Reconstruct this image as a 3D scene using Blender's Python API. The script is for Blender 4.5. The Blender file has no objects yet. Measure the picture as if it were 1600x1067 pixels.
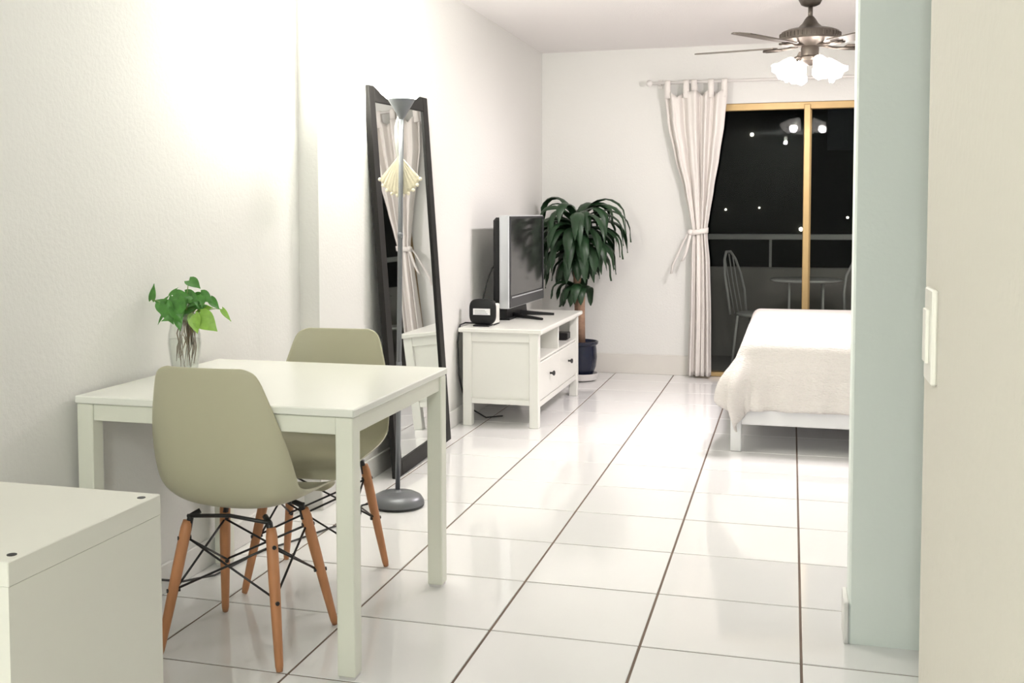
import bpy, math, random
from mathutils import Vector, Matrix
random.seed(7)
SC = bpy.context.scene
COL = SC.collection
PI = math.pi

# ------------------------------------------------------------------ camera
YAW, PITCH, ROLL = .2823, .0536, -.0029
cam_d = bpy.data.cameras.new('camera'); cam = bpy.data.objects.new('camera', cam_d); COL.objects.link(cam)
_f = Vector((-math.sin(YAW)*math.cos(PITCH), math.cos(YAW)*math.cos(PITCH), -math.sin(PITCH)))
_r = Vector((math.cos(YAW), math.sin(YAW), 0)); _u = _r.cross(_f)
_r2 = _r*math.cos(ROLL)+_u*math.sin(ROLL); _u2 = -_r*math.sin(ROLL)+_u*math.cos(ROLL)
M3 = Matrix((_r2, _u2, -_f)).transposed()
cam.matrix_world = Matrix.Translation((0, 0, 1.278)) @ M3.to_4x4()
cam_d.sensor_fit = 'HORIZONTAL'; cam_d.sensor_width = 36
cam_d.lens = 1695.55/1600*36
cam_d.shift_x = (800-744.88)/1600; cam_d.shift_y = (422.6-533.5)/1600
cam_d.clip_start = .02; cam_d.clip_end = 300
SC.camera = cam

# ------------------------------------------------------------------ world, exposure
w = bpy.data.worlds.new('night'); SC.world = w; w.use_nodes = True
w.node_tree.nodes['Background'].inputs[0].default_value = (.010, .011, .012, 1)
w.node_tree.nodes['Background'].inputs[1].default_value = .55
SC.view_settings.view_transform = 'Standard'; SC.view_settings.look = 'None'
SC.view_settings.gamma = 1; SC.view_settings.use_curve_mapping = False
SC.view_settings.exposure = 0.0

FAN_W, TORCH_W, KITCHEN_W = 49, 76, 104
FAN_C, TORCH_C, KIT_C = (1.0, .915, .925), (1.0, 1.0, .90), (.95, 1.0, .945)

# ------------------------------------------------------------------ materials
def newmat(name):
    m = bpy.data.materials.new(name); m.use_nodes = True
    nt = m.node_tree; return m, nt, nt.nodes, nt.links, nt.nodes['Principled BSDF']
def mat(name, col, rough=.5, metal=0, spec=.5, var=0, vscale=6, bump=0, bscale=60, emit=None, estr=0, detail=3, coat=0, stretch=None):
    m, nt, N, L, b = newmat(name)
    b.inputs['Base Color'].default_value = (*col, 1); b.inputs['Roughness'].default_value = rough
    b.inputs['Metallic'].default_value = metal; b.inputs['Specular IOR Level'].default_value = spec
    b.inputs['Coat Weight'].default_value = coat
    if var or bump:
        tc = N.new('ShaderNodeTexCoord'); src = tc.outputs['Object']
        if stretch:
            mp = N.new('ShaderNodeMapping'); mp.inputs['Scale'].default_value = stretch
            L.new(src, mp.inputs[0]); src = mp.outputs[0]
    if var:
        n = N.new('ShaderNodeTexNoise'); n.inputs['Scale'].default_value = vscale; n.inputs['Detail'].default_value = detail
        L.new(src, n.inputs['Vector'])
        r = N.new('ShaderNodeMixRGB'); r.blend_type = 'MIX'
        r.inputs[1].default_value = (*[c*(1-var) for c in col], 1); r.inputs[2].default_value = (*[min(1, c*(1+var)) for c in col], 1)
        L.new(n.outputs['Fac'], r.inputs[0]); L.new(r.outputs[0], b.inputs['Base Color'])
    if bump:
        n2 = N.new('ShaderNodeTexNoise'); n2.inputs['Scale'].default_value = bscale; n2.inputs['Detail'].default_value = detail
        L.new(src, n2.inputs['Vector'])
        bp = N.new('ShaderNodeBump'); bp.inputs['Strength'].default_value = bump; bp.inputs['Distance'].default_value = .01
        L.new(n2.outputs['Fac'], bp.inputs['Height']); L.new(bp.outputs[0], b.inputs['Normal'])
    if emit:
        b.inputs['Emission Color'].default_value = (*emit, 1); b.inputs['Emission Strength'].default_value = estr
    return m
def glassmat(name, tint=(1, 1, 1), ior=1.45, rough=0.0, gain=1.0):
    m = bpy.data.materials.new(name); m.use_nodes = True; nt = m.node_tree; N = nt.nodes; L = nt.links; N.clear()
    o = N.new('ShaderNodeOutputMaterial'); mx = N.new('ShaderNodeMixShader'); t = N.new('ShaderNodeBsdfTransparent'); g = N.new('ShaderNodeBsdfGlossy')
    lw = N.new('ShaderNodeLayerWeight'); lw.inputs[0].default_value = .5
    pw = N.new('ShaderNodeMath'); pw.operation = 'POWER'; pw.inputs[1].default_value = 5
    f0 = ((ior-1)/(ior+1))**2
    mu = N.new('ShaderNodeMath'); mu.operation = 'MULTIPLY_ADD'; mu.inputs[1].default_value = (1-f0)*gain; mu.inputs[2].default_value = 2*f0*gain
    L.new(lw.outputs['Facing'], pw.inputs[0]); L.new(pw.outputs[0], mu.inputs[0])
    t.inputs[0].default_value = (*tint, 1); g.inputs['Roughness'].default_value = rough
    L.new(mu.outputs[0], mx.inputs[0]); L.new(t.outputs[0], mx.inputs[1]); L.new(g.outputs[0], mx.inputs[2]); L.new(mx.outputs[0], o.inputs[0])
    return m
def tilemat():
    m, nt, N, L, b = newmat('glazed_tile')
    geo = N.new('ShaderNodeNewGeometry'); n = N.new('ShaderNodeTexNoise'); n.inputs['Scale'].default_value = 1.6; n.inputs['Detail'].default_value = 4
    L.new(geo.outputs['Position'], n.inputs['Vector'])
    mx = N.new('ShaderNodeMixRGB'); mx.inputs[1].default_value = (.86, .855, .85, 1); mx.inputs[2].default_value = (.92, .918, .912, 1)
    L.new(n.outputs['Fac'], mx.inputs[0])
    oi = N.new('ShaderNodeObjectInfo'); hs = N.new('ShaderNodeHueSaturation'); mr = N.new('ShaderNodeMapRange')
    mr.inputs[3].default_value = .97; mr.inputs[4].default_value = 1.02
    L.new(oi.outputs['Random'], mr.inputs[0]); L.new(mr.outputs[0], hs.inputs['Value']); L.new(mx.outputs[0], hs.inputs['Color'])
    L.new(hs.outputs[0], b.inputs['Base Color'])
    b.inputs['Roughness'].default_value = .07; b.inputs['IOR'].default_value = 1.55
    n2 = N.new('ShaderNodeTexNoise'); n2.inputs['Scale'].default_value = 5; L.new(geo.outputs['Position'], n2.inputs['Vector'])
    bp = N.new('ShaderNodeBump'); bp.inputs['Strength'].default_value = .05; bp.inputs['Distance'].default_value = .01
    L.new(n2.outputs['Fac'], bp.inputs['Height']); L.new(bp.outputs[0], b.inputs['Normal'])
    return m
M = dict(
    tile=tilemat(),
    grout=mat('grout', (.16, .115, .09), .9, var=.2, vscale=14),
    wall=mat('wall_paint', (.805, .80, .775), .75, spec=.25, bump=.15, bscale=75),
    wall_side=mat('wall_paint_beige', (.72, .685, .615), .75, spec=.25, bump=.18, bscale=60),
    wall_green=mat('wall_paint_pale_green', (.88, .945, .90), .7, spec=.25, bump=.12, bscale=60),
    ceil=mat('ceiling_paint', (.87, .845, .835), .85, spec=.2, bump=.2, bscale=110),
    base=mat('baseboard_paint', (.73, .705, .66), .45, var=.04, vscale=8),
    white=mat('white_lacquer', (.86, .86, .81), .28, var=.02, vscale=5),
    tabletop=mat('table_white', (.88, .89, .83), .22, var=.015, vscale=4),
    tableleg=mat('table_leg_white', (.83, .84, .74), .4, var=.02, vscale=5),
    box=mat('foil_white', (.70, .69, .63), .4, var=.02, vscale=5),
    shell=mat('cream_plastic', (.50, .48, .345), .38, var=.015, vscale=8),
    wood=mat('beech_leg', (.50, .225, .10), .45, var=.22, vscale=14, stretch=(4, 4, .5), bump=.05, bscale=40),
    black=mat('black_metal', (.015, .015, .016), .4),
    blackpl=mat('black_plastic', (.012, .012, .013), .45, spec=.3),
    darkwood=mat('black_brown_wood', (.013, .012, .011), .5, spec=.25, var=.25, vscale=20, stretch=(3, 3, .4)),
    mirror=mat('mirror_silver', (.80, .82, .80), .015, metal=1),
    grey=mat('grey_metal', (.20, .21, .225), .36, metal=.5, var=.04, vscale=9),
    silver=mat('silver_plastic', (.62, .64, .67), .3, metal=.5),
    screen=mat('tv_screen', (.018, .017, .018), .09, spec=.6),
    bezel=mat('tv_bezel', (.03, .03, .035), .35, spec=.4),
    label=mat('paper_label', (.85, .85, .86), .6, var=.03, vscale=90),
    leaf=mat('corn_plant_leaf', (.016, .048, .018), .42, var=.45, vscale=9),
    leaf2=mat('pothos_leaf', (.070, .235, .038), .35, var=.55, vscale=45),
    leaf3=mat('pothos_leaf_pale', (.26, .47, .07), .35, var=.4, vscale=45),
    stem=mat('green_stem', (.22, .32, .10), .5, var=.2, vscale=30),
    root=mat('brown_roots', (.16, .10, .045), .8, var=.4, vscale=40),
    trunk=mat('cane_bark', (.36, .22, .15), .8, var=.3, vscale=25, bump=.4, bscale=50, stretch=(1, 1, 3)),
    pot=mat('navy_glaze', (.010, .014, .035), .18, var=.2, vscale=10),
    saucer=mat('saucer_white', (.75, .73, .71), .4, var=.03),
    soil=mat('soil', (.05, .035, .025), .95, var=.4, vscale=60, bump=.6, bscale=80),
    curtain=mat('curtain_cotton', (.83, .79, .755), .9, spec=.1, bump=.12, bscale=350),
    rod=mat('rod_white', (.80, .77, .75), .4),
    gold=mat('anodised_gold', (.44, .305, .14), .42, metal=.5, var=.10, vscale=12),
    cover=mat('woven_coverlet', (.84, .80, .765), .95, spec=.08, var=.03, vscale=40, bump=1.0, bscale=55, stretch=(1, 1, 3.2)),
    bedwhite=mat('bed_white_paint', (.82, .82, .83), .4, var=.02),
    mattress=mat('mattress_fabric', (.8, .8, .8), .9),
    fanmetal=mat('pewter_fan', (.17, .145, .125), .38, metal=.75, var=.1, vscale=18),
    blade=mat('fan_blade', (.15, .125, .105), .45, var=.15, vscale=10),
    shade=mat('lit_glass_shade', (.95, .92, .9), .4, emit=(1, .93, .88), estr=14),
    bulb=mat('lit_bulb', (1, 1, 1), .4, emit=(1, .93, .85), estr=30),
    torchbowl=mat('lit_torchiere_glass', (.95, .95, .9), .4, emit=(1, 1, .88), estr=30),
    ceillamp=mat('lit_ceiling_diffuser', (.95, .95, .9), .4, emit=(.97, 1, .86), estr=30),
    glass=glassmat('door_glass', (.80, .82, .81), 1.42, gain=.11),
    vase=glassmat('vase_glass', (.975, .985, .975), 1.45, gain=1.2),
    water=glassmat('water', (.97, .98, .965), 1.2),
    strap=mat('white_strap', (.9, .9, .85), .8),
    fancloth=mat('cream_lace', (.86, .79, .60), .8, var=.14, vscale=26, bump=.35, bscale=120),
    bead=mat('shell_bead', (.92, .86, .68), .5),
    switch=mat('switch_plastic', (.86, .84, .77), .35),
    concrete=mat('balcony_concrete', (.30, .28, .26), .85, var=.12, vscale=4),
    railm=mat('balcony_rail', (.40, .39, .38), .5),
    patio=mat('patio_white_metal', (.50, .49, .47), .45),
    dark=mat('far_facade', (.012, .013, .013), .9, var=.2, vscale=.3),
    farlamp=mat('far_lamp', (1, 1, 1), .5, emit=(1, .93, .75), estr=12),
    cord=mat('black_cord', (.02, .02, .02), .5),
    cordw=mat('grey_cord', (.30, .28, .25), .5),
    foliage=mat('night_foliage', (.012, .018, .010), .9, var=.4, vscale=4),
)

# ------------------------------------------------------------------ mesh helpers
class MB:
    def __init__(s): s.v = []; s.f = []
    def box(s, x0, x1, y0, y1, z0, z1, c=0.0):
        if c <= 0:
            b = len(s.v); s.v += [(x, y, z) for x in (x0, x1) for y in (y0, y1) for z in (z0, z1)]
            s.f += [tuple(b+i for i in q) for q in ((0, 1, 3, 2), (4, 6, 7, 5), (0, 4, 5, 1), (2, 3, 7, 6), (0, 2, 6, 4), (1, 5, 7, 3))]
            return s
        # chamfered box: 24 vertices, faces + edge strips + corners
        b = len(s.v); X = (x0, x1); Y = (y0, y1); Z = (z0, z1); sg = (1, -1); idx = {}
        for i in (0, 1):
            for j in (0, 1):
                for k in (0, 1):
                    p = (X[i], Y[j], Z[k]); d = (sg[i]*c, sg[j]*c, sg[k]*c)
                    for a in range(3):
                        q = tuple(p[t] + (0 if t == a else d[t]) for t in range(3))
                        idx[(i, j, k, a)] = len(s.v); s.v.append(q)
        g = lambda i, j, k, a: idx[(i, j, k, a)]
        for e in (0, 1):
            s.f.append((g(e, 0, 0, 0), g(e, 1, 0, 0), g(e, 1, 1, 0), g(e, 0, 1, 0)))
            s.f.append((g(0, e, 0, 1), g(1, e, 0, 1), g(1, e, 1, 1), g(0, e, 1, 1)))
            s.f.append((g(0, 0, e, 2), g(1, 0, e, 2), g(1, 1, e, 2), g(0, 1, e, 2)))
            for h in (0, 1):
                s.f.append((g(0, e, h, 1), g(1, e, h, 1), g(1, e, h, 2), g(0, e, h, 2)))
                s.f.append((g(e, 0, h, 0), g(e, 1, h, 0), g(e, 1, h, 2), g(e, 0, h, 2)))
                s.f.append((g(e, h, 0, 0), g(e, h, 1, 0), g(e, h, 1, 1), g(e, h, 0, 1)))
        for i in (0, 1):
            for j in (0, 1):
                for k in (0, 1): s.f.append((g(i, j, k, 0), g(i, j, k, 1), g(i, j, k, 2)))
        return s
    def grid(s, rows, closed=False):
        b = len(s.v); n = len(rows[0])
        for r in rows: s.v += [tuple(p) for p in r]
        for i in range(len(rows)-1):
            for j in range(n if closed else n-1):
                k = (j+1) % n
                s.f.append((b+i*n+j, b+i*n+k, b+(i+1)*n+k, b+(i+1)*n+j))
        return s
    def lathe(s, prof, n=24, cx=0, cy=0, axis=None, caps=True):
        rows = []
        for r, z in prof:
            rows.append([(cx+r*math.cos(2*PI*k/n), cy+r*math.sin(2*PI*k/n), z) for k in range(n)])
        b = len(s.v); s.grid(rows, True)
        if caps:
            s.f.append(tuple(b+k for k in reversed(range(n)))); s.f.append(tuple(b+(len(rows)-1)*n+k for k in range(n)))
        return s
    def tube(s, pts, rad, n=8, caps=True):
        pts = [Vector(p) for p in pts]; R = rad if isinstance(rad, (list, tuple)) else [rad]*len(pts)
        rows = []; up = Vector((0, 0, 1)); prev = None
        for i, p in enumerate(pts):
            t = (pts[min(i+1, len(pts)-1)] - pts[max(i-1, 0)]).normalized()
            a = prev if prev is not None else (up if abs(t.z) < .9 else Vector((1, 0, 0)))
            x = (a - t*a.dot(t)).normalized(); prev = x; y = t.cross(x)
            rows.append([p + (x*math.cos(2*PI*k/n) + y*math.sin(2*PI*k/n))*R[i] for k in range(n)])
        b = len(s.v); s.grid(rows, True)
        if caps:
            s.f.append(tuple(b+k for k in reversed(range(n)))); s.f.append(tuple(b+(len(rows)-1)*n+k for k in range(n)))
        return s
    def sphere(s, c, r, n=12, m=8, sz=1):
        rows = []
        for i in range(m+1):
            a = -PI/2 + PI*i/m; rr = max(1e-4, r*math.cos(a))
            rows.append([(c[0]+rr*math.cos(2*PI*k/n), c[1]+rr*math.sin(2*PI*k/n), c[2]+r*sz*math.sin(a)) for k in range(n)])
        return s.grid(rows, True)
    def build(s, name, m, parent=None, smooth=False, fix=True):
        me = bpy.data.meshes.new(name); me.from_pydata([tuple(v) for v in s.v], [], s.f)
        if fix:
            import bmesh
            bm = bmesh.new(); bm.from_mesh(me); bmesh.ops.recalc_face_normals(bm, faces=bm.faces); bm.to_mesh(me); bm.free()
        me.materials.append(M[m] if isinstance(m, str) else m)
        if smooth:
            for p in me.polygons: p.use_smooth = True
        o = bpy.data.objects.new(name, me); COL.objects.link(o)
        if parent: o.parent = parent
        return o
def smooth_angle(o, deg=40):
    for p in o.data.polygons: p.use_smooth = True
    o.data.set_sharp_from_angle(angle=math.radians(deg))
    return o
def solid(o, t, off=0):
    md = o.modifiers.new('thickness', 'SOLIDIFY'); md.thickness = t; md.offset = off; return o
def subdiv(o, n=1):
    md = o.modifiers.new('smooth', 'SUBSURF'); md.levels = n; md.render_levels = n; return o
def tag(o, label, cat=None, group=None, kind=None):
    o['label'] = label
    if cat: o['category'] = cat
    if group: o['group'] = group
    if kind: o['kind'] = kind
    return o
def thing(name, label, cat, loc=(0, 0, 0), rz=0, group=None):
    o = bpy.data.objects.new(name, None); o.empty_display_size = .1; COL.objects.link(o); o.location = loc; o.rotation_euler = (0, 0, rz)
    return tag(o, label, cat, group)
def struct(name, mb, m, label, parent=None):
    o = mb.build(name, m, parent)
    if parent is None: tag(o, label, None, None, 'structure')
    return o
def lamp_point(name, loc, watts, col, rad, parent=None, spot=None):
    d = bpy.data.lights.new(name, 'SPOT' if spot else 'POINT'); d.energy = watts; d.color = col; d.shadow_soft_size = rad
    if spot: d.spot_size = spot; d.spot_blend = .9
    o = bpy.data.objects.new(name, d); COL.objects.link(o); o.location = loc
    if parent: o.parent = parent
    return o
def smoothstep(a, b, x):
    t = max(0, min(1, (x-a)/(b-a))); return t*t*(3-2*t)
def lerp_tab(tab, z):
    tab = sorted(tab)
    if z <= tab[0][0]: return tab[0][1:]
    for a, b in zip(tab, tab[1:]):
        if z <= b[0]:
            t = (z-a[0])/(b[0]-a[0]); t2 = t*t*(3-2*t)*.4 + t*.6
            return tuple(p+(q-p)*t2 for p, q in zip(a[1:], b[1:]))
    return tab[-1][1:]

# ------------------------------------------------------------------ room shell
XL, XF, YJ, YB, YK, XR, ZC = -2.02, -1.93, 4.245, 8.55, -2.4, 2.3, 2.545
T = .457; TX0, TY0 = -1.3296, 3.1427
fl = struct('floor', MB().box(XL-.1, XR+.1, YK-.1, YB+.12, -.12, -.0025), 'grout', 'brown grout bed between the white glossy floor tiles')
G = .0038
tile_cache = {}
for i in range(-2, 9):
    for j in range(-13, 12):
        x0, x1 = TX0+i*T+G, TX0+(i+1)*T-G; y0, y1 = TY0+j*T+G, TY0+(j+1)*T-G
        x0 = max(x0, XL); x1 = min(x1, XR); y0 = max(y0, YK); y1 = min(y1, YB)
        if x1-x0 < .01 or y1-y0 < .01: continue
        cx, cy = (x0+x1)/2, (y0+y1)/2; hw, hh = (x1-x0)/2, (y1-y0)/2
        key = (round(hw, 4), round(hh, 4))
        if key in tile_cache:
            o = bpy.data.objects.new('tile', tile_cache[key]); COL.objects.link(o); o.parent = fl
        else:
            o = MB().box(-hw, hw, -hh, hh, -.010, 0, .0014).build('tile', 'tile', fl); tile_cache[key] = o.data
        o.location = (cx, cy, random.uniform(-.0003, .0003))
struct('ceiling', MB().box(XL-.15, XR+.15, YK-.15, YB+.15, ZC, ZC+.12), 'ceil', 'off-white textured ceiling above the bed and dining area')
struct('wall_left', MB().box(XL-.15, XL, YK-.15, YJ, -.1, ZC), 'wall', 'white textured wall beside the dining table')
struct('wall_left_back', MB().box(XL-.15, XF, YJ, YB+.15, -.1, ZC), 'wall', 'white wall section behind the leaning mirror and television')
DX0, DX1, DZ = -.72, 1.75, 2.10
wb = MB(); wb.box(XF, DX0, YB, YB+.15, -.1, ZC); wb.box(DX1, XR+.15, YB, YB+.15, -.1, ZC); wb.box(DX0, DX1, YB, YB+.15, DZ, ZC)
struct('wall_back', wb, 'wall', 'white back wall around the sliding glass door')
struct('wall_right', MB().box(XR, XR+.15, YK-.15, YB+.15, -.1, ZC), 'wall', 'white wall on the far side of the bed')
struct('wall_behind', MB().box(XL-.15, XR+.15, YK-.15, YK, -.1, ZC), 'wall', 'white wall of the kitchen end')
PX = .176
struct('wall_partition', MB().box(PX, XR, 3.33, 3.46, -.1, ZC, .006), 'wall_green', 'pale green end of the partition wall before the bed')
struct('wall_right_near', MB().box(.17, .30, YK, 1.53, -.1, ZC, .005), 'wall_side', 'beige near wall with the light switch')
struct('baseboard_left', MB().box(XL, XL+.012, YK, YJ, 0, .10, .003), 'wall', 'low white baseboard along the wall by the table')
struct('baseboard_left_back', MB().box(XF, XF+.012, YJ-.012, YB, 0, .10, .003), 'wall', 'low white baseboard under the mirror wall')
struct('baseboard_back', MB().box(XF+.012, DX0-.02, YB-.014, YB, 0, .155, .003), 'base', 'beige baseboard under the back wall by the plant')
struct('baseboard_partition', MB().box(PX-.014, PX, 3.322, 3.465, 0, .125, .003), 'wall', 'white baseboard on the narrow end of the partition wall')

# sliding door -------------------------------------------------------------
wd = thing('window_1', 'gold framed sliding glass door onto the dark balcony', None, (0, YB, 0)); wd['kind'] = 'structure'
del_y0, del_y1 = .01, .07
f = MB(); f.box(DX0, DX1, del_y0, del_y1, DZ-.055, DZ, .004); f.build('frame_head', 'gold', wd)
f = MB(); f.box(DX0, DX1, 0.0, .10, 0, .035, .004); f.build('frame_sill', 'gold', wd)
for x in (DX0, DX1-.045): MB().box(x, x+.045, del_y0, del_y1, .035, DZ-.055, .004).build('frame_jamb', 'gold', wd)
MB().box(.080, .128, -.012, .048, .035, DZ-.02, .004).build('meeting_stile', 'gold', wd)
MB().box(.09, .138, .052, .088, .035, DZ-.055, .004).build('meeting_stile', 'gold', wd)
MB().box(DX0+.045, .080, .020, .026, .035, DZ-.055).build('pane', 'glass', wd)
MB().box(.138, DX1-.045, .064, .070, .035, DZ-.055).build('pane', 'glass', wd)

# ------------------------------------------------------------------ balcony, night outside
struct('floor_balcony', MB().box(-3, 4, YB+.15, 10.3, -.12, -.03), 'concrete', 'grey concrete balcony floor outside the glass door')
struct('wall_balcony', MB().box(-3, 4, 10.05, 10.2, -.1, .775, .01), 'concrete', 'solid grey balcony parapet outside the glass door')
struct('ceiling_balcony', MB().box(-3, 4, YB+.15, 10.3, 2.6, 2.75), 'concrete', 'underside of the balcony above')
rl = thing('balcony_railing', 'pale horizontal handrail on posts above the balcony parapet', 'railing', (0, 10.12, .775))
MB().box(-3, 4, -.035, .035, .25, .30, .006).build('handrail', 'railm', rl)
for x in (-2.2, -1.3, -.18, .98, 2.1): MB().tube([(x, 0, 0), (x, 0, .25)], .012).build('post', 'railm', rl)

def patio_chair(loc, rz, label):
    t = thing('patio_chair', label, 'chair', loc, rz, 'patio chairs on the balcony')
    arc = [(-.19, -.2, .44), (-.20, -.22, .62), (-.185, -.25, .76), (-.13, -.275, .88), (-.05, -.29, .945), (.05, -.29, .945), (.13, -.275, .88), (.185, -.25, .76), (.20, -.22, .62), (.19, -.2, .44)]
    MB().tube(arc, .011).build('back_hoop', 'patio', t, True)
    for x in (-.09, 0, .09): MB().tube([(x, -.2, .44), (x, -.25, .7), (x, -.285, .93-abs(x)*.3)], .005, 6).build('back_rod', 'patio', t, True)
    MB().lathe([(.19, .425), (.205, .432), (.205, .445), (.19, .452)], 28).build('seat', 'patio', t, True)
    for sx in (-1, 1):
        for sy in (-1, 1): MB().tube([(sx*.15, sy*.15, .43), (sx*.19, sy*.19, -.03)], .010).build('leg', 'patio', t, True)
    return t
patio_chair((-.225, 9.16, 0), -PI/2-.30, 'white metal arched-back patio chair outside the glass, nearest the curtain')
patio_chair((.585, 8.96, 0), PI-.12, 'white metal arched-back patio chair outside the glass, behind the pale green partition')
pt = thing('patio_table', 'small round white patio table outside the glass door behind the bed', 'table', (.12, 9.28, 0))
MB().lathe([(.27, .705), (.285, .71), (.285, .722), (.27, .728)], 40).build('table_top', 'patio', pt, True)
for k in range(4):
    a = PI/4+k*PI/2; c, s = math.cos(a), math.sin(a)
    MB().tube([(c*.185, s*.185, .705), (c*.187, s*.187, .35), (c*.19, s*.19, -.03)], .010).build('leg', 'patio', pt, True)
fb = thing('apartment_block', 'distant dark apartment block with a few lit lamps outside the glass door', 'building', (0, 70, -12))
MB().box(-40, 40, 0, 10, -10, 17).build('facade', 'dark', fb)
MB().box(-16, 2, -1.5, 0, -10, 21).build('tower', 'dark', fb)
for (x, z, r) in ((-2.38, 12+5.95, .11), (-3.9, 12+1.4, .06), (.55, 12.0+.2, .12), (3.2, 12+.9, .07), (-1.9, 12+1.5, .05)):
    MB().sphere((x, -1.6, z), r, 8, 6).build('lit_lamp', 'farlamp', fb)

# ------------------------------------------------------------------ curtain and rod
rd = thing('curtain_rod', 'white curtain rod with knob finial above the glass door', 'curtain rod', (0, 8.44, 2.262))
MB().tube([(-1.045, 0, 0), (1.9, 0, 0)], .011, 12).build('pole', 'rod', rd, True)
MB().sphere((-1.062, 0, 0), .026, 14, 10).build('finial', 'rod', rd, True)
for x in (-.99, 1.85): MB().box(x-.012, x+.012, .0, .108, -.012, .012, .003).box(x-.02, x+.02, .100, .110, -.035, .035, .003).build('bracket', 'rod', rd)
ct = thing('curtain', 'white tab-top cotton curtain panel tied back beside the glass door', 'curtain', (0, 8.44, 0))
tab = [(0.02, -.762, -.585, .030), (.5, -.748, -.588, .028), (.9, -.742, -.600, .024), (1.09, -.735, -.618, .020), (1.15, -.735, -.620, .018), (1.25, -.758, -.605, .020), (1.45, -.80, -.575, .026), (1.7, -.87, -.535, .030), (1.95, -.925, -.50, .032), (2.21, -.95, -.478, .030)]
rows = []; NZ, NU = 56, 150
tabs = [(-.94, -.905), (-.80, -.765), (-.74, -.705), (-.615, -.58), (-.515, -.48)]
for iz in range(NZ+1):
    z = .02 + (2.195-.02)*iz/NZ; x0, x1, A = lerp_tab(tab, z); row = []
    for k in range(NU+1):
        u = k/NU; x = x0+(x1-x0)*u
        ph = 2*PI*4.1*u + .9*math.sin(3*u*PI) + .25*math.sin(z*2.2)
        y = 1.35*A*(math.sin(ph)*.8 + .25*math.sin(2.3*ph+1.2*z)) - .012*math.sin(u*PI)
        zz = z
        if iz == NZ or z > 2.12:
            d = min(min(abs(x-a), abs(x-b)) if not a <= x <= b else 0 for a, b in tabs)
            zz = z - smoothstep(2.10, 2.195, z)*min(.045, d*.9)
        row.append((x + .004*math.cos(ph), y, zz))
    rows.append(row)
o = MB().grid(rows).build('panel', 'curtain', ct, True, False); solid(o, .003)
for a, b in tabs:
    c = (a+b)/2; r = []
    for (yy, zz) in ((-.014, 2.14), (-.016, 2.19), (-.017, 2.245), (-.013, 2.270), (-.004, 2.279), (.006, 2.278), (.014, 2.268), (.016, 2.24), (.015, 2.19), (.013, 2.15)):
        r.append([(a-.004, yy, zz), (c, yy, zz), (b+.004, yy, zz)])
    solid(MB().grid(r).build('tab', 'curtain', ct, True, False), .003)
r = []
for k in range(33):
    a = 2*PI*k/32
    cx, rx, ry = -.6775, .068, .046
    x = cx+rx*math.cos(a); y = -.002+ry*math.sin(a)
    r.append([(x, y, 1.105+.01*math.cos(a)), (x*1.0, y*1.04, 1.125+.01*math.cos(a)), (x, y, 1.145+.012*math.cos(a))])
solid(MB().grid(r).build('tie_band', 'curtain', ct, True, False), .004)
for pts, wdt in (([(-.735, -.045, 1.12), (-.752, -.052, 1.05), (-.768, -.05, .98), (-.785, -.045, .93), (-.80, -.04, .90)], .022), ([(-.745, -.035, 1.13), (-.79, -.03, 1.05), (-.835, -.025, .95), (-.875, -.02, .86), (-.885, -.02, .80)], .018)):
    solid(MB().grid([[(x-wdt/2, y, z), (x, y-.004, z), (x+wdt/2, y, z+.004)] for x, y, z in pts]).build('tie_tail', 'curtain', ct, True, False), .003)
MB().sphere((-.74, -.05, 1.122), .022, 10, 8).build('tie_knot', 'curtain', ct, True)

# ------------------------------------------------------------------ ceiling fan
FX, FY = .088, 6.5
fan = thing('ceiling_fan', 'pewter ceiling fan with five dark blades and lit glass shades', 'ceiling fan', (FX, FY, ZC))
smooth_angle(MB().lathe([(.070, 0), (.072, -.03), (.066, -.07), (.052, -.098), (.030, -.108)], 28).build('canopy', 'fanmetal', fan))
MB().lathe([(.013, -.10), (.013, -.185)], 14).build('downrod', 'fanmetal', fan, True)
mh = smooth_angle(MB().lathe([(.018, -.165), (.030, -.18), (.045, -.205), (.070, -.228), (.13, -.240), (.158, -.252), (.166, -.275), (.160, -.300), (.130, -.318), (.085, -.328), (.05, -.333)], 40).build('motor_housing', 'fanmetal', fan), 35)
for k in range(44):
    a = 2*PI*k/44; c, s = math.cos(a), math.sin(a); b = MB()
    b.box(.1635, .1695, -.0035, .0035, -.288, -.262, .001)
    b.v = [(x*c-y*s, x*s+y*c, z) for x, y, z in b.v]; b.build('housing_rib', 'fanmetal', mh)
for k in range(5):
    a = math.radians(164+72*k); c, s = math.cos(a), math.sin(a)
    def rot(vs, c=c, s=s): return [(x*c-y*s, x*s+y*c, z) for x, y, z in vs]
    rowsT = []; tilt = math.radians(-7)
    for q in range(13):
        t = q/12; x = .20+.48*t; hw = .052+.016*t
        if t > .88: hw *= math.sqrt(max(.02, 1-((t-.88)/.125)**2))
        rowsT.append([(x, -hw*math.cos(tilt), -hw*math.sin(tilt)), (x, 0, 0), (x, hw*math.cos(tilt), hw*math.sin(tilt))])
    b = MB().grid(rowsT); b.v = [(x, y, z-.333-.012*(x-.2)) for x, y, z in rot(b.v)]
    bl = solid(b.build('blade', 'blade', fan, False, False), .007)
    b = MB().tube([(.07, 0, -.325), (.13, 0, -.338), (.20, 0, -.342), (.27, 0, -.342)], [.010, .008, .010, .006], 8)
    for yy in (-.025, .025): b.tube([(.15, 0, -.340), (.21, yy, -.342), (.26, yy*.9, -.342)], .006, 6)
    b.v = rot(b.v); b.build('blade_iron', 'fanmetal', bl, True)
smooth_angle(MB().lathe([(.045, -.33), (.05, -.345), (.048, -.385), (.058, -.395), (.058, -.415), (.03, -.43), (.012, -.44)], 24).build('light_hub', 'fanmetal', fan))
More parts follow.
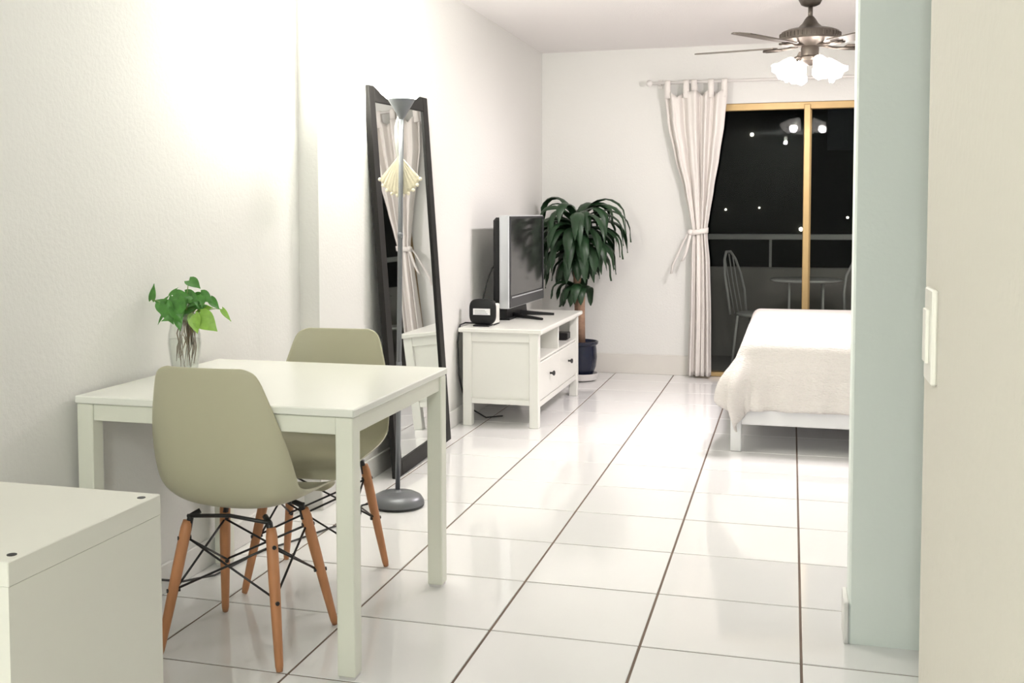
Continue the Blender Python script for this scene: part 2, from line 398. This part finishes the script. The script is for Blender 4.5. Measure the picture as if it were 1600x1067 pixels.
for k in range(4):
    a = math.radians(205+90*k); c, s = math.cos(a), math.sin(a)
    def place(b):
        b.v = [(x*c-y*s, x*s+y*c, z) for x, y, z in b.v]; return b
    arm = place(MB().tube([(.045, 0, -.40), (.075, 0, -.395), (.095, 0, -.405), (.105, 0, -.42)], .008, 8)).build('lamp_arm', 'fanmetal', fan, True)
    n = 28; rows = []
    ax = Vector((.72, 0, -.69)).normalized(); ox = Vector((.098, 0, -.412)); e1 = Vector((0, 1, 0)); e2 = ax.cross(e1)
    for rr, d in ((.020, 0), (.026, .006), (.032, .02), (.040, .045), (.046, .07), (.056, .095), (.066, .108)):
        rows.append([ox+ax*(d+(.006*math.cos(7*2*PI*q/n) if d > .1 else 0))+(e1*math.cos(2*PI*q/n)+e2*math.sin(2*PI*q/n))*rr for q in range(n)])
    sh = solid(place(MB().grid(rows, True)).build('lamp_shade', 'shade', fan, True, False), .003)
    cpt = ox+ax*.06
    place(MB().sphere(tuple(cpt), .022, 12, 8)).build('bulb', 'bulb', sh, True)
    lp = ox+ax*.135
    lo = lamp_point('bulb_light', (lp.x*c-lp.y*s, lp.x*s+lp.y*c, lp.z), FAN_W, FAN_C, .035, fan, math.radians(172))
    lo.data.spot_blend = .7; av = Vector((ax.x*c, ax.x*s, ax.z-.35)); lo.rotation_euler = av.to_track_quat('-Z', 'Y').to_euler()

# ------------------------------------------------------------------ bed
BX0, BX1, BY0, BY1, BT = -.255, 1.32, 5.93, 7.95, .588
bed = thing('bed', 'white painted bed frame with square legs before the glass door', 'bed', (0, 0, 0))
for x in (BX0-.045, BX1-.01):
    for y in (BY0-.045, BY1-.01): MB().box(x, x+.055, y, y+.055, 0, .36, .003).build('leg', 'bedwhite', bed)
MB().box(BX0+.01, BX1-.01, BY0-.035, BY0-.010, .145, .33, .004).build('foot_rail', 'bedwhite', bed)
MB().box(BX0+.01, BX1-.01, BY1+.01, BY1+.035, .145, .33, .004).build('head_rail', 'bedwhite', bed)
for x in (BX0-.035, BX1+.01): MB().box(x, x+.025, BY0+.01, BY1-.01, .145, .33, .004).build('side_rail', 'bedwhite', bed)
MB().box(BX0, BX1, BY0, BY1, .25, .28, .004).build('slat_base', 'bedwhite', bed)
MB().box(BX0+.005, BX1-.005, BY0+.005, BY1-.005, .28, BT-.022, .05).build('mattress', 'mattress', bed)
cov = None
OVL, OVF = .235, .355; rr = .055
rows = []
NS, NT = 120, 130
def hang(d):   # distance past the edge -> (outward, down)
    if d <= 0: return 0, 0
    q = rr*PI/2
    if d < q: a = d/rr; return rr*math.sin(a), rr*(1-math.cos(a))
    return rr, rr+(d-q)
for it in range(NT+1):
    t = BY0+rr-OVF-.04 + (BY1-.02-(BY0+rr-OVF-.04))*it/NT
    row = []
    for i_ in range(NS+1):
        s_ = BX0+rr-OVL-.04 + (BX1-.03-(BX0+rr-OVL-.04))*i_/NS
        cxp, cyp = BX0+rr, BY0+rr
        dx = max(0, cxp-s_); dy = max(0, cyp-t)
        z = BT + .004*math.sin(s_*5+t*3)*math.sin(t*4)
        if dx == 0 and dy == 0: row.append((s_, t, z)); continue
        d = math.hypot(dx, dy); ox_, dn = hang(d); ux, uy = dx/d, dy/d
        corner = min(1, 2*min(dx, dy)/d) if d > 0 else 0
        fall = smoothstep(.05, .40, dn)
        ox_ += fall*.030 + .028*smoothstep(.02, .2, dn) + corner*(.09*smoothstep(.02, .24, dn) - .09*smoothstep(.27, .47, dn))
        ang = math.atan2(dy, dx)
        rip = fall*(.034*math.sin(ang*13+.2) * (1 if corner > .05 else 0)*min(1, corner*2))
        ox_ += rip
        px, py = max(s_, cxp)-ux*ox_, max(t, cyp)-uy*ox_
        if dx == 0:      # front drape: soft vertical folds, stronger near the corner
            k = math.exp(-(s_-cxp)/.28)
            py -= fall*(.026*k*math.sin((s_-cxp)*40) + .006*math.sin(s_*17))
        if dy == 0:
            k = .5+.5*math.exp(-(t-cyp)/.6)
            px -= fall*(.05*k + .03*math.sin(t*7.5)*k)
        row.append((px, py, z-dn*(1+.07*corner)))
    rows.append(row)
o = MB().grid(rows).build('coverlet', 'cover', None, True, False); solid(o, .008)
tag(o, 'white woven coverlet spread over the bed with a drooping corner', 'coverlet')

# ------------------------------------------------------------------ television bench
TB = thing('tv_bench', 'white wooden television bench with two drawers and open shelves', 'tv bench', (0, 0, 0))
x0, x1, y0, y1, H = -1.885, -1.42, 6.19, 7.44, .59
MB().box(x0-.02, x1+.025, y0-.025, y1+.025, H-.026, H, .005).build('top', 'white', TB)
L_ = .055
for x in (x0, x1-L_):
    for y in (y0, y1-L_): MB().box(x, x+L_, y, y+L_, 0, H-.026, .003).build('leg', 'white', TB)
for y in (y0+.018, y1-.036):
    sp = MB().box(x0+L_, x1-L_, y, y+.018, .135, H-.026).build('side_panel', 'white', TB)
    yf = y-.014 if y < 7 else y+.018
    MB().box(x0+L_, x1-L_, yf, yf+.014, H-.082, H-.026, .002).build('panel_rail', 'white', sp)
    MB().box(x0+L_, x1-L_, yf, yf+.014, .135, .165, .002).build('panel_rail', 'white', sp)
MB().box(x0+.01, x0+.02, y0+L_, y1-L_, .13, H-.026).build('back_panel', 'white', TB)
MB().box(x0+.02, x1-.02, y0+.036, y1-.036, .135, .153).build('bottom_panel', 'white', TB)
MB().box(x0+.02, x1-.012, y0+.036, y1-.036, .388, .402, .002).build('shelf', 'white', TB)
ym = (y0+y1)/2
MB().box(x0+.02, x1-.010, ym-.010, ym+.010, .402, H-.026, .002).build('divider', 'white', TB)
MB().box(x1-.03, x1-.008, y0+L_, y1-L_, .115, .150, .002).build('bottom_rail', 'white', TB)
MB().box(x1-.03, x1-.008, y0+L_, y1-L_, H-.046, H-.026, .002).build('top_rail', 'white', TB)
for a, b in ((y0+L_+.004, ym-.003), (ym+.003, y1-L_-.004)):
    dw = MB().box(x1-.024, x1-.004, a, b, .156, .384, .003).build('drawer', 'white', TB)
    kb = MB(); c = (a+b)/2
    rows = []
    for r_, d in ((.007, 0), (.006, .012), (.010, .017), (.016, .022), (.016, .028), (.010, .032), (.001, .033)):
        rows.append([(x1-.004+d, c+r_*math.cos(2*PI*k/14), .285+r_*math.sin(2*PI*k/14)) for k in range(14)])
    kb.grid(rows, True).build('knob', 'black', dw, True)
sb = thing('media_box', 'small black media box inside the far open shelf of the television bench', 'media box', (-1.52, 7.30, .403))
MB().box(-.06, .06, -.05, .05, .004, .05, .004).build('case', 'blackpl', sb)
for a in (-.04, .04): MB().box(-.05, .05, a-.006, a+.006, 0, .004).build('foot', 'blackpl', sb)
# television
tv = thing('television', 'silver edged flat television angled on the white bench', 'television', (-1.70, 6.95, .59), -.03)
MB().box(-.035, .030, -.425, .425, .085, .668, .006).build('cabinet', 'silver', tv)
MB().box(-.085, -.030, -.40, .40, .12, .655, .018).build('rear_cover', 'blackpl', tv)
bz = MB(); bz.box(.028, .036, -.419, .419, .592+.055, .662, .002); bz.box(.028, .036, -.419, .419, .091, .165, .002)
bz.box(.028, .036, -.419, -.40, .165, .647); bz.box(.028, .036, .40, .419, .165, .647); bz.build('bezel', 'bezel', tv)
MB().box(.028, .032, -.40, .40, .165, .647).build('screen', 'screen', tv)
MB().box(.034, .0375, -.38, .38, .150, .158).build('speaker_trim', 'silver', tv)
nk = MB(); nk.grid([[(-.15, -.27, .012), (-.03, -.27, .012), (-.03, .22, .012), (-.15, .22, .012)], [(-.115, -.25, .10), (-.035, -.25, .10), (-.035, .2, .10), (-.115, .2, .10)], [(-.10, -.17, .36), (-.05, -.17, .36), (-.05, .15, .36), (-.10, .15, .36)]], True)
nk.f.append((0, 1, 2, 3)); nk.f.append((8, 9, 10, 11)); nk.build('stand_neck', 'blackpl', tv)
ft = MB(); ft.box(-.16, -.01, -.28, .23, 0, .013, .003)
ft.build('stand_base', 'blackpl', tv)
for tip in ((.195, -.235), (.185, .115)):
    yb = -.10 if tip[1] < 0 else .05
    MB().tube([(-.06, yb, .022), (.02, yb+(tip[1]-yb)*.35, .018), (tip[0], tip[1], .010)], [.02, .014, .008], 6).build('stand_foot', 'blackpl', tv)
MB().tube([(-.085, -.30, .38), (-.115, -.32, .33), (-.145, -.34, .24), (-.165, -.36, .12), (-.17, -.38, .02)], .005, 6).build('cable', 'cord', tv, True)
# router
rt = thing('wireless_router', 'black rounded router with white label on the near end of the bench', 'router', (-1.79, 6.30, .59), .0)
n = 40; hx, hz, cz = .083, .078, .087
def sq(a, p=3.6):
    c, s = math.cos(a), math.sin(a); return (math.copysign(abs(c)**(2/p), c)*hx, math.copysign(abs(s)**(2/p), s)*hz)
rows = []
for sc_, y in ((.02, -.020), (.90, -.020), (.97, -.016), (1, -.008), (1, .008), (.97, .016), (.90, .020), (.02, .020)):
    rows.append([(sq(2*PI*k/n)[0]*sc_, y, cz+sq(2*PI*k/n)[1]*sc_) for k in range(n)])
smooth_angle(MB().grid(rows, True).build('case', 'blackpl', rt), 50)
lb = MB().box(-.055, .052, -.0216, -.0202, cz-.018, cz+.020).build('label_sticker', 'label', rt); lb['label'] = 'white paper sticker'
for q in range(3): MB().box(-.045, .02+.008*q, -.0221, -.0216, cz+.008-.010*q, cz+.0105-.010*q).build('print_line', 'grey', lb)
MB().box(-.05, .05, -.045, .045, 0, .010, .003).build('foot', 'blackpl', rt)
md = thing('modem', 'slim white modem box standing just behind the black router', 'modem', (-1.752, 6.42, .59))
MB().box(-.017, .017, -.07, .07, .004, .125, .005).build('case', 'white', md)
MB().box(-.02, .02, -.06, .06, 0, .004).build('foot', 'blackpl', md)
MB().sphere((.0175, -.05, .10), .003, 8, 6).build('indicator', mat('blue_led', (.1, .1, .8), .4, emit=(.1, .15, 1), estr=1.5), md)
cbl = MB().tube([(-1.86, 6.36, .60), (-1.90, 6.30, .607), (-1.915, 6.24, .60), (-1.918, 6.20, .5), (-1.912, 6.2, .3), (-1.90, 6.3, .1), (-1.80, 6.4, .012), (-1.72, 6.5, .008)], .005, 6)
tag(cbl.build('router_cable', 'cord', None, True), 'black cable dropping behind the television bench to the floor', 'cable')

# ------------------------------------------------------------------ corn plant
PLX, PLY = -1.53, 8.10
pl = thing('potted_corn_plant', 'tall corn plant with drooping dark leaves in a navy pot', 'plant', (PLX, PLY, 0))
smooth_angle(MB().lathe([(.085, .0), (.125, .012), (.138, .045), (.140, .060), (.130, .060), (.115, .03), (.08, .02)], 36).build('saucer', 'saucer', pl), 40)
smooth_angle(MB().lathe([(.085, .022), (.095, .05), (.118, .11), (.126, .18), (.122, .24), (.118, .268), (.134, .282), (.136, .300), (.128, .302), (.114, .285), (.11, .27)], 40).build('pot', 'pot', pl), 50)
MB().lathe([(.112, .262), (.112, .272), (.06, .278)], 30).build('soil', 'soil', pl, True)
MB().tube([(-.01, .02, .26), (-.018, .02, .5), (-.03, .02, .75), (-.035, .02, .95), (-.035, .02, 1.15)], [.034, .031, .030, .029, .022], 14).build('trunk', 'trunk', pl, True)
MB().tube([(.012, -.03, .26), (.010, -.035, .5), (.012, -.035, .70)], [.032, .030, .029], 14).build('trunk', 'trunk', pl, True)
def strap_leaf(org, az, el, L, W, droop, name='leaf', parent=None, mt='leaf', lim=True, twist=0):
    n = 11; p = Vector(org); rows = []; e = el; d = L/n
    side0 = Vector((-math.sin(az), math.cos(az), 0))
    for i in range(n+1):
        t = i/n; wv = W*(.28+.72*math.sin(PI*min(1, t*1.02)**.75)) * (1 if t < .9 else (1-(t-.9)*8.5)) if t < 1 else W*.05
        dirv = Vector((math.cos(az)*math.cos(e), math.sin(az)*math.cos(e), math.sin(e)))
        nrm = side0.cross(dirv).normalized()
        side = (side0*math.cos(twist*t)+nrm*math.sin(twist*t))
        wob = .006*math.sin(t*14+az*3)
        pts = [p-side*wv/2-nrm*(-.18*wv)+nrm*wob, p-side*wv/4-nrm*(-.04*wv), p.copy(), p+side*wv/4-nrm*(-.04*wv), p+side*wv/2-nrm*(-.18*wv)-nrm*wob]
        rows.append(pts)
        p = p + dirv*d; e -= droop*(0.5+1.2*t)/n
        e = max(e, -PI/2+.05)
    if lim:
        for r_ in rows:
            for q in r_:
                xm, ym_ = XF+.015-PLX, YB-.02-PLY
                if q.x < xm+.05: q.x = xm+.05+(q.x-xm-.05)*.15
                if q.x < xm: q.x = xm+.002
                if q.y > ym_-.06: q.y = ym_-.06+(q.y-ym_+.06)*.15
                if q.y > ym_: q.y = ym_-.002
    return MB().grid(rows).build(name, mt, parent, True, False)
rnd = random.Random(11)
k = 0
for lay, (z0, n, el, L, dr) in enumerate(((1.22, 11, 1.0, .46, 3.8), (1.17, 14, .62, .50, 3.2), (1.12, 16, .40, .48, 3.0), (1.07, 16, .2, .45, 2.7), (1.02, 15, .0, .40, 2.4), (.97, 12, -.3, .30, 1.8))):
    for i in range(n):
        az = 2*PI*(i+.5*(lay % 2))/n + rnd.uniform(-.2, .2)
        strap_leaf((-.035+.02*math.cos(az), .02+.02*math.sin(az), z0+rnd.uniform(-.02, .02)), az, el+rnd.uniform(-.15, .2), L*rnd.uniform(.85, 1.12), rnd.uniform(.078, .10), dr*rnd.uniform(.85, 1.15), 'leaf', pl, twist=rnd.uniform(-.5, .5))
for az, el, L, dr in ((-.15, 1.12, .66, 3.9), (-.45, .85, .62, 2.9), (.1, .70, .60, 3.0), (3.0, 1.2, .50, 4.0), (-.9, .5, .58, 2.4)):
    strap_leaf((-.03, .02, 1.2), az, el, L, .06, dr, 'leaf', pl)
for i in range(13):
    az = PI+ (i-6)*.30 + rnd.uniform(-.1, .1)
    strap_leaf((.005, -.035, .69+.01*(i % 3)), az, .55+rnd.uniform(-.3, .3), rnd.uniform(.24, .36), .085, 3.2, 'leaf', pl)

# ------------------------------------------------------------------ leaning mirror
mr = thing('leaning_mirror', 'tall black framed mirror leaning against the left wall', 'mirror', (-1.80, 5.262, 0))
MW, MH, FW, MT = .86, 1.882, .075, .028
tilt = math.atan2(.115, 1.87)
mr.rotation_euler = (math.radians(1.4), -tilt, 0); mr.location.z = .43*math.sin(math.radians(1.4))
for y in (-MW/2, MW/2-FW): MB().box(-MT, 0, y, y+FW, 0, MH, .003).build('frame_stile', 'darkwood', mr)
for z in (0, MH-FW): MB().box(-MT, 0, -MW/2+FW, MW/2-FW, z, z+FW, .003).build('frame_rail', 'darkwood', mr)
MB().box(-.014, -.010, -MW/2+FW-.004, MW/2-FW+.004, FW-.004, MH-FW+.004).build('mirror_glass', 'mirror', mr)
MB().box(-MT, -.015, -MW/2+.01, MW/2-.01, .01, MH-.01).build('backing', 'darkwood', mr)

# ------------------------------------------------------------------ torchiere floor lamp
fl_ = thing('floor_lamp', 'grey metal torchiere floor lamp with domed base before the mirror', 'floor lamp', (-1.638, 4.395, 0))
LT = .018; fl_.rotation_euler = (0, 0, 0)
smooth_angle(MB().lathe([(.108, 0), (.116, .004), (.118, .012)], 40).build('base_rim', 'black', fl_), 40)
smooth_angle(MB().lathe([(.117, .010), (.116, .026), (.104, .044), (.080, .056), (.045, .062), (.016, .066), (.013, .072)], 44).build('base', 'grey', fl_), 60)
tx = lambda z: z*LT
MB().tube([(tx(z), 0, z) for z in (.06, .6, 1.2, 1.70)], .0105, 14).build('pole', 'grey', fl_, True)
for z in (.62, 1.18): MB().tube([(tx(z-.012), 0, z-.012), (tx(z+.012), 0, z+.012)], .0122, 14).build('pole_joint', 'grey', fl_, True)
c = tx(1.72)
smooth_angle(MB().lathe([(.010, 1.675), (.016, 1.688), (.032, 1.715), (.056, 1.755), (.060, 1.762), (.052, 1.76)], 32, c, 0).build('shade_cup', 'grey', fl_), 50)
o = MB().lathe([(.052, 1.757), (.085, 1.785), (.112, 1.815), (.124, 1.838)], 36, c, 0, None, False).build('glass_bowl', 'torchbowl', fl_, True, False); solid(o, .004)
bb = MB().sphere((c, 0, 1.80), .03, 12, 8).build('bulb', 'bulb', fl_, True)
lamp_point('bulb_light', (c, 0, 1.885), TORCH_W, TORCH_C, .05, fl_)
cr = MB().tube([(-1.745, 4.36, .012), (-1.78, 4.33, .008), (-1.74, 4.22, .006), (-1.72, 4.12, .006), (-1.78, 3.98, .006), (-1.84, 3.80, .006), (-1.90, 3.65, .006), (-1.92, 3.50, .006), (-1.935, 3.35, .006), (-1.97, 3.2, .03), (-1.998, 3.05, .085), (-2.011, 2.92, .106), (-2.012, 2.4, .106)], .004, 6)
tag(cr.build('lamp_cord', 'cord', None, True), 'thin dark lamp cord running from the lamp base to the wall', 'cord')
# hanging lace fan
hf = thing('hanging_ornament', 'cream scallop-edged hanging fan on a white strap at the lamp pole', 'ornament', (-1.622, 4.418, 1.70))
sp = [(.006, -.020, -.005), (.010, .0, .006), (-.006, .010, 0), (-.020, .008, -.05), (-.020, .006, -.10), (-.012, .004, -.18)]
solid(MB().grid([[(x-.009, y, z), (x+.009, y+.001, z)] for x, y, z in sp]).build('strap', 'strap', hf, True, False), .002)
solid(MB().grid([[(x-.006-.004, y+.004, z), (x+.004, y+.005, z)] for x, y, z in sp[1:5]]).build('strap', 'strap', hf, True, False), .002)
rows = []; na, nr = 40, 10
for i in range(na+1):
    a = -1.02+2.04*i/na; R = .150+.006*abs(math.sin(i/na*PI*9))+.016*math.cos(a)
    rows.append([(-.008+R*q/nr*math.sin(a)*.66+.004, .004-.012*math.sin(q/nr*PI)*math.cos(a*1.2)+.002*math.sin(i*1.9), -.175-R*q/nr*math.cos(a*.9)) for q in range(nr+1)])
solid(MB().grid(rows).build('lace_fan', 'fancloth', hf, True, False), .004)
for i in range(10):
    a = -1.0+2.0*i/9; R = .158+.016*math.cos(a)
    MB().sphere((-.004+R*math.sin(a)*.66, .003, -.175-R*math.cos(a*.9)), .0085, 10, 6).build('shell_bead', 'bead', hf, True)

# ------------------------------------------------------------------ dining table
tb = thing('dining_table', 'square white dining table pushed against the left wall', 'table', (0, 0, 0))
ax0, ax1, ay0, ay1, TH = -2.000, -1.125, 2.685, 3.515, .748
MB().box(ax0, ax1, ay0, ay1, TH-.022, TH, .003).build('table_top', 'tabletop', tb)
LW = .052
for x in (ax0+.004, ax1-.004-LW):
    for y in (ay0+.004, ay1-.004-LW): MB().box(x, x+LW, y, y+LW, 0.008, TH-.024, .003).build('leg', 'tableleg', tb)
for y in (ay0+.010, ay1-.010-.02): MB().box(ax0+.004+LW, ax1-.004-LW, y, y+.02, TH-.072, TH-.024, .002).build('apron', 'tableleg', tb)
for x in (ax0+.010, ax1-.010-.02): MB().box(x, x+.02, ay0+.004+LW, ay1-.004-LW, TH-.072, TH-.024, .002).build('apron', 'tableleg', tb)
for x in (ax0+.004, ax1-.004-LW):
    for y in (ay0+.004, ay1-.004-LW): MB().box(x+.004, x+LW-.004, y+.004, y+LW-.004, 0, .008).build('foot_pad', 'saucer', tb)

# ------------------------------------------------------------------ shell chairs
def make_chair(loc, rz, label):
    t = thing('shell_chair', label, 'chair', loc, rz, 'cream shell chairs at the dining table')
    prof = [  # y, z, half width, lift
        (.212, .408, .150, .000), (.210, .424, .188, .002), (.196, .437, .205, .010), (.160, .441, .216, .020), (.100, .438, .225, .032), (.030, .432, .231, .044), (-.040, .428, .234, .056),
        (-.100, .431, .235, .066), (-.145, .443, .235, .074), (-.178, .468, .235, .080), (-.199, .505, .235, .080), (-.212, .555, .233, .074), (-.221, .61, .227, .064), (-.228, .665, .217, .052),
        (-.234, .715, .204, .042), (-.239, .762, .190, .033), (-.243, .806, .177, .026), (-.246, .834, .165, .020), (-.2475, .848, .147, .015), (-.248, .855, .117, .010)]
    P = [Vector((y, z, 0)) for y, z, _, _ in prof]; rows = []; nt = 26
    for i, (y, z, hw, lf) in enumerate(prof):
        tg = (P[min(i+1, len(P)-1)]-P[max(i-1, 0)]).normalized()
        nrm = Vector((tg.y, -tg.x))         # toward the sitter
        if nrm.y < 0 and i < 8: nrm = -nrm
        if i <= 1: nrm = Vector((0, 1))
        r_ = []
        for k in range(nt+1):
            q = -1+2*k/nt; e = abs(q)**2.6
            r_.append(((hw*math.sin(q*PI/2)*.35+hw*q*.65)*.95, y+nrm.x*lf*e, z+nrm.y*lf*e))
        rows.append(r_)
    sh = MB().grid(rows).build('shell', 'shell', t, True, False); solid(sh, .007, 0); subdiv(sh, 1)
    top = {}; 
    for sx in (-1, 1):
        for sy in (-1, 1):
            a = Vector((sx*.135, sy*.105-.01, .385)); b = Vector((sx*.192, sy*.184, .003))
            top[(sx, sy)] = (a, b)
            pts = [a.lerp(b, q) for q in (0, .06, .35, .75, .96, 1)]
            lg = MB().tube(pts, [.013, .0165, .0165, .0135, .0115, .009], 14).build('leg', 'wood', t, True)
            for q in (.13, .52):
                p = a.lerp(b, q); d = Vector((sx, sy*.9, 0)).normalized()
                MB().tube([p-d*.02, p+d*.0185], .0062, 8).build('bolt', 'black', lg)
            MB().tube([a+Vector((0, 0, -.03)), a+Vector((-sx*.008, -sy*.004, .012)), a+Vector((-sx*.03, -sy*.02, .026))], [.011, .010, .008], 8).build('leg_bracket', 'black', t, True)
    for (k1, k2) in (((-1, -1), (1, -1)), ((-1, 1), (1, 1)), ((-1, -1), (-1, 1)), ((1, -1), (1, 1))):
        for p, q in ((k1, k2), (k2, k1)):
            a = top[p][0].lerp(top[p][1], .13); b = top[q][0].lerp(top[q][1], .52)
            off = Vector((-(a.x+b.x), -(a.y+b.y), 0)); off = off.normalized()*(.012 if p == k1 else .005)
            MB().tube([a+off, b+off], .0035, 6).build('strut', 'black', t, True)
    for sy in (-1, 1): MB().tube([(-.135, sy*.105-.01, .398), (0, sy*.1-.01, .408), (.135, sy*.105-.01, .398)], .006, 6).build('seat_rail', 'black', t, True)
    return t
make_chair((-1.542, 2.872, 0), math.radians(-1), 'cream shell chair with wooden legs, back turned to the camera at the near table side')
make_chair((-1.572, 3.42, 0), math.radians(180+4), 'cream shell chair with wooden legs on the far side of the dining table')

# ------------------------------------------------------------------ vase with pothos
VX, VY = -1.905, 3.13
va = thing('pothos_vase', 'clear glass vase of green pothos cuttings on the dining table', 'vase', (VX, VY, TH))
vp = [(.030, .002), (.040, .006), (.043, .03), (.048, .07), (.052, .105), (.050, .135), (.044, .162), (.042, .182), (.048, .205)]
o = MB().lathe(vp, 32, 0, 0, None, False).build('glass_body', 'vase', va, True, False); solid(o, .0025)
MB().lathe([(.03, 0), (.04, .001), (.041, .008), (.03, .012)], 28).build('glass_foot', 'vase', va, True)
MB().lathe([(.036, .013), (.041, .03), (.0455, .07), (.0485, .1), (.048, .12)], 28).build('water', 'water', va, True)
rv = random.Random(5)
for i in range(24):
    a = rv.uniform(0, 2*PI); r_ = rv.uniform(.008, .036); zb = rv.uniform(.02, .07)
    b = MB().tube([(.008*math.cos(a), .008*math.sin(a), .19), (r_*math.cos(a+.4), r_*math.sin(a+.4), .14), (r_*1.15*math.cos(a+.9), r_*1.15*math.sin(a+.9), .09), (r_*math.cos(a+1.2), r_*math.sin(a+1.2), zb)], [.0024, .002, .0016, .0008], 5)
    b.build('root', 'root', va, True)
def heart(org, tip_dir, nrm, L, W, mt, parent):
    u = Vector(tip_dir).normalized(); n_ = Vector(nrm); n_ = (n_-u*n_.dot(u)).normalized(); s_ = u.cross(n_); O = Vector(org); rows = []
    for i in range(9):
        t = i/8; wv = W*.5*(math.sin(PI*min(1, (t*.93+.07))**.62))*(1-.15*t) if t < 1 else .001
        back = .16*L*(1-t)**4
        rows.append([O+u*(L*t-back*abs(k)) + s_*wv*k + n_*(.20*wv*abs(k) - .12*L*t*t) for k in (-1, -.6, 0, .6, 1)])
    return MB().grid(rows).build('leaf', mt, parent, True, False)
cr_, cu_ = Vector((.96, .28, 0)), Vector((0, 0, 1))      # vase-facing directions across and up
def px(dx, dz, dep=0): return cr_*dx + Vector((0, 0, dz)) + Vector((.28, -.96, 0))*dep
leaves = [  # across, up (above the table), depth, direction (across, up), size, material
    (.018, .310, .0, (.5, -.25), .062, 'leaf2', .9), (-.105, .248, .0, (.25, 1), .066, 'leaf2', .45), (-.070, .232, .01, (.55, .7), .055, 'leaf2', .4), (-.045, .262, 0, (.5, .5), .05, 'leaf2', .4),
    (-.050, .235, .03, (.35, -1), .085, 'leaf2', .9), (-.015, .250, .035, (.2, -1), .095, 'leaf2', .9), (.012, .245, .03, (-.4, -1), .075, 'leaf2', .9), (-.030, .262, .02, (.9, .1), .07, 'leaf2', .8),
    (.005, .265, .0, (.8, -.3), .07, 'leaf2', .8), (-.02, .225, .04, (.5, -.9), .07, 'leaf2', .9), (.055, .265, .0, (.9, -.5), .060, 'leaf2', .9), (.088, .250, .0, (.7, -.8), .055, 'leaf2', .7),
    (.055, .195, .02, (.75, -.55), .095, 'leaf3', .95), (.040, .200, .03, (.2, -1), .075, 'leaf3', .8), (.125, .215, .0, (.6, -.75), .060, 'leaf3', .4), (-.065, .20, .01, (-.45, -.8), .045, 'leaf2', .35),
    (.02, .225, -.03, (.6, .4), .06, 'leaf2', .8), (-.06, .225, -.03, (-.6, .3), .06, 'leaf2', .8), (-.01, .19, .045, (.3, -1), .05, 'leaf2', .7), (-.075, .235, .02, (.5, -.9), .06, 'leaf2', .7)]
for q in range(16):     # small filler leaves around the neck of the vase
    leaves.append((rv.uniform(-.075, .065), rv.uniform(.195, .262), rv.uniform(-.05, .04), (rv.uniform(-1, 1), rv.uniform(-1, .4)), rv.uniform(.045, .065), 'leaf3' if q % 7 == 0 else 'leaf2', rv.uniform(.5, .95)))
for (dx, dz, dep, (da, du), L, mt, wf) in leaves:
    O = px(dx, dz, dep); base = px(dx*.15, .17, dep*.2); mid = (O+base)/2 + Vector((0, 0, .02))
    st = MB().tube([base, base.lerp(mid, .5)+Vector((0, 0, .008)), mid, mid.lerp(O, .6)+Vector((0, 0, .004)), O], [.0022, .002, .0018, .0016, .0014], 5).build('stem', 'stem', va, True)
    td = cr_*da + Vector((0, 0, du)) + Vector((.28, -.96, 0))*.25
    heart(O, td, Vector((.28, -.96, 0))*rv.uniform(.3, 1)+Vector((rv.uniform(-.5, .5), 0, rv.uniform(.2, 1))), L*.82, L*.80*wf, mt, va)

# ------------------------------------------------------------------ white storage cube unit
kx1, ky0, ky1, kz = -1.092, 1.305, 1.705, .77
ku = thing('storage_unit', 'white cube storage unit at the lower left foreground', 'storage unit', (0, 0, 0))
kx0 = kx1-.77; th = .038
MB().box(kx0, kx1, ky0, ky1, kz-th, kz, .0015).build('top_panel', 'box', ku)
MB().box(kx0, kx1, ky0, ky1, 0, th, .0015).build('bottom_panel', 'box', ku)
for x in (kx0, kx1-th): MB().box(x+.0008, x+th-.0008, ky0+.001, ky1-.001, th, kz-th).build('side_panel', 'box', ku)
MB().box(kx0+.377, kx0+.393, ky0+.004, ky1-.004, th, kz-th).build('divider', 'box', ku)
for x in (kx0+th, kx0+.393): MB().box(x, x+.339, ky0+.004, ky1-.004, .377, .393).build('shelf', 'box', ku)
for y in (ky0+.032, ky1-.032):
    MB().lathe([(.0075, kz-.001), (.0075, kz+.0008)], 14, kx1-.019, y).build('screw_hole', 'blackpl', ku)['label'] = 'dark round screw hole'

# ------------------------------------------------------------------ light switch
ls = thing('light_switch', 'white light switch plate on the beige near wall edge', 'light switch', (.17, 1.435, 1.125))
MB().box(-.007, 0, -.036, .036, -.058, .058, .002).build('plate', 'switch', ls)
MB().box(-.0115, -.007, -.016, .016, -.033, .033, .001).build('rocker', 'switch', ls)

# ------------------------------------------------------------------ kitchen ceiling lamp (behind the camera)
kl = thing('ceiling_lamp', 'small lit globe lamp on the kitchen ceiling behind the camera', 'ceiling lamp', (-.11, -1.2, ZC))
smooth_angle(MB().lathe([(.03, 0), (.03, -.03), (.016, -.056)], 32).build('lamp_rim', 'rod', kl))
MB().sphere((0, 0, -.085), .032, 20, 14).build('globe', 'ceillamp', kl, True)
lamp_point('lamp_light', (0, 0, -.155), KITCHEN_W, KIT_C, .03, kl)
